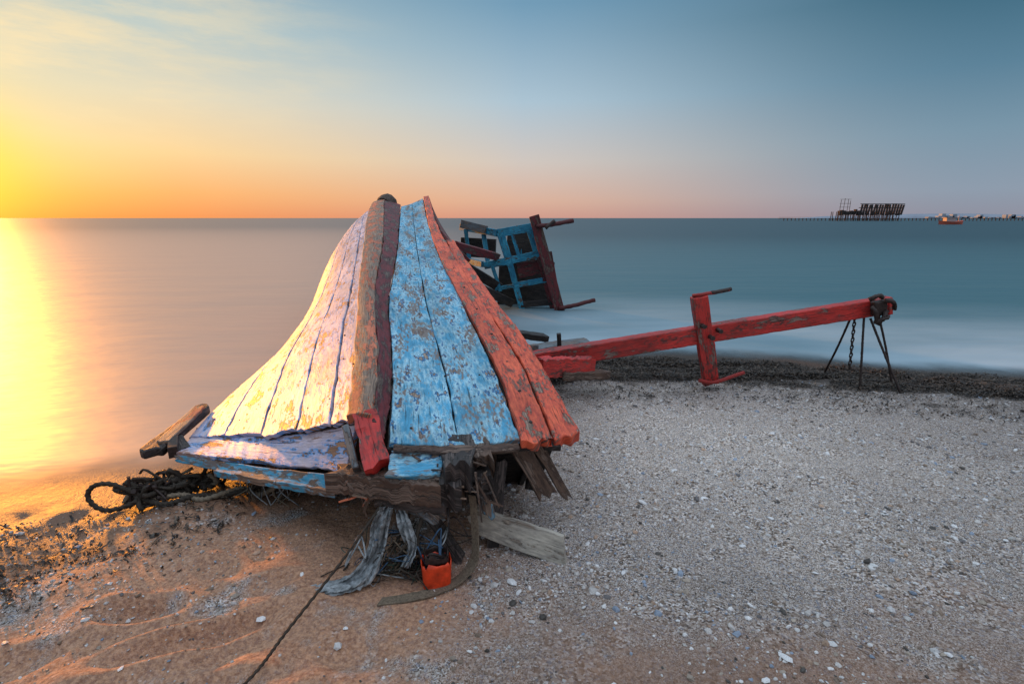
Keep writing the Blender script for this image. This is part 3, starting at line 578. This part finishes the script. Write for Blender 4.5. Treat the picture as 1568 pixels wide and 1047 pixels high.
tube("loop",[(-1.98,2.44,.05),(-2.05,2.42,.02),(-2.13,2.40,.015),(-2.19,2.40,.05),(-2.215,2.41,.10),(-2.18,2.42,.145),(-2.11,2.43,.15),(-2.05,2.45,.11),(-1.99,2.47,.06)],.012,m_rope,rp,n=80,tw=.5,k=9)
for i in range(46):
    f=rng.random()**1.3; cx=-2.02+f*.34; cy=2.50+f*.2; s_=.085*(1-.5*f)
    p=[(cx+rng.normal(0,s_*.75),cy+rng.normal(0,s_*.5),max(.01,.07*(1-f*.6)+rng.normal(0,s_*.5))) for _ in range(6)]
    tube("coil_%d"%i,p,rng.uniform(.006,.014),[m_rope,m_rope,m_iron,m_ropel if i%12==3 else m_rope][i%4],rp,n=40,tw=.5,k=7)
for i,pp in enumerate([[(-2.0,2.47,.05),(-1.85,2.45,.02),(-1.72,2.50,.04),(-1.6,2.52,.03),(-1.45,2.55,.05),(-1.3,2.58,.10)],[(-1.98,2.46,.03),(-1.8,2.52,.035),(-1.66,2.48,.03),(-1.5,2.56,.05),(-1.36,2.52,.04),(-1.2,2.6,.13)],[(-1.9,2.6,.05),(-1.75,2.72,.06),(-1.62,2.75,.14)]]):
    tube("rope_run_%d"%i,pp,.014,[m_rope,m_ropel,m_rope][i],rp,n=120,tw=.5,k=9)
for i in range(30):
    cx=rng.uniform(-1.5,-1.15); cy=2.5+rng.uniform(-.02,.1)
    tube("fray_%d"%i,[(cx,cy,.13),(cx+rng.normal(0,.03),cy-.02,.07),(cx+rng.normal(0,.06),cy-.05,.015)],.003,[m_ropel,m_rope,m_cloth][i%3],rp,n=14,k=5)
# ---------- distant things
far=empty("stilt_pier_ruin")
mf=plain("dark_timber",(.055,.045,.045),.9,.5,.5,0,0)
def fb(V,F,c,s,rot=0,shx=0):
    o=len(V)
    for dz in (-1,1):
        for dx,dy in ((-1,-1),(1,-1),(1,1),(-1,1)):
            V.append((c[0]+dx*s[0]/2+shx*dz*s[2]/2+0,c[1]+dy*s[1]/2,c[2]+dz*s[2]/2))
    F+= [tuple(o+i for i in f) for f in ((3,2,1,0),(4,5,6,7),(0,1,5,4),(1,2,6,5),(2,3,7,6),(3,0,4,7))]
def fo(nm,V,F,m,par): me=bpy.data.meshes.new(nm); me.from_pydata(V,[],F); return link(nm,me,m,par)
V,F=[],[]
for i in range(26):
    x=183+i*1.42
    for yy in (298,303): fb(V,F,(x+rng.normal(0,.2),yy,2.2),(.28,.28,5.6),shx=rng.normal(0,.05))
for z in (.9,1.9,3.0): fb(V,F,(201,298,z),(36,.3,.22))
fo("stilts",V,F,mf,far)
V,F=[],[]
for i in range(17):
    x=197+i*1.45; h=6.4-.03*i
    fb(V,F,(x+.6,299,6.3-rng.uniform(0,.3)),(.95,.5,h*rng.uniform(.9,1)),shx=rng.uniform(-.05,.22))
for z in (3.6,5.3,7.2,9.3): fb(V,F,(208.5+(z-6)*.3,299.5,z),(25,.5,.34))
for i in range(10): fb(V,F,(186+i*1.3,300,4.4+rng.uniform(-.6,.6)),(.9,2,2.4*rng.uniform(.6,1.2)),shx=rng.uniform(-.2,.2))
fo("slatted_hall",V,F,mf,far)
V,F=[],[]
for x,h in ((186,11.5),(188,12.3),(190.2,12),(191.5,11)): fb(V,F,(x,300,h/2),(.18,.18,h),shx=rng.uniform(-.02,.06))
for z in (7.5,9.5,11.8): fb(V,F,(188.6,300,z),(6.2,.16,.16))
fo("scaffold",V,F,mf,far)
V,F=[],[]
for i in range(150):
    x=158+i*2.2; fb(V,F,(x,306,.35),(.3,.3,2.2))
fb(V,F,(320,306,1.25),(330,1.5,.22)); fb(V,F,(320,306,1.9),(330,.1,.12))
fo("long_pier",V,F,mf,far)
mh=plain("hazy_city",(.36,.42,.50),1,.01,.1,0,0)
V,F=[],[]
for i in range(110):
    x=1900+i*14+rng.normal(0,8); h=min(rng.exponential(6)+6,24)
    fb(V,F,(x,2400,h/2-3),(rng.uniform(8,22),20,h))
fo("distant_city_skyline",V,F,mh,None)
xs=np.linspace(1500,3600,120); hs=(14+20*np.clip(vnoise(xs,xs*0,260,41)+.4,0,1))*np.clip((xs-1500)/500,0,1)
V=[(x,2900,-3) for x in xs]+[(x,2930,h-3) for x,h in zip(xs,hs)]+[(x,3200,-3) for x in xs]; q=120
F=[(i,i+1,q+i+1,q+i) for i in range(q-1)]+[(q+i,q+i+1,2*q+i+1,2*q+i) for i in range(q-1)]
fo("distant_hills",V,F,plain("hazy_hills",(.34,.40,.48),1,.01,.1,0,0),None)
fbt=empty("fishing_boat")
mr=plain("orange_hull_paint",(.60,.14,.09),.5,2,.2,0,0); mw=plain("white_cabin_paint",(.45,.38,.38),.5,2,.2,0,0)
xs=np.linspace(-1,1,15); V=[];F=[]
for x in xs:
    w=1.0*(1-abs(x)**2.5)+.02; zt=.65+.3*x*x
    V+= [(108.5+x*3.1,130-w,zt),(108.5+x*2.9,130-w*.6,-.3),(108.5+x*2.9,130+w*.6,-.3),(108.5+x*3.1,130+w,zt)]
for i in range(14):
    o=4*i; F+=[(o,o+4,o+5,o+1),(o+1,o+5,o+6,o+2),(o+2,o+6,o+7,o+3),(o+3,o+7,o+4,o)]
fo("hull",V,F,mr,fbt)
V,F=[],[]; fb(V,F,(108,130,1.1),(2.2,1.2,.9)); fb(V,F,(108,130,1.62),(2.8,1.5,.12)); fb(V,F,(110.3,130,1.3),(.08,.08,1.8)); fo("cabin",V,F,mw,fbt)
pebbles("red_float",np.array([2.55]),np.array([4.95]),np.array([.022]),np.array([[.6,.03,.02]]),pm,flat=(.5,.6),lift=.6)
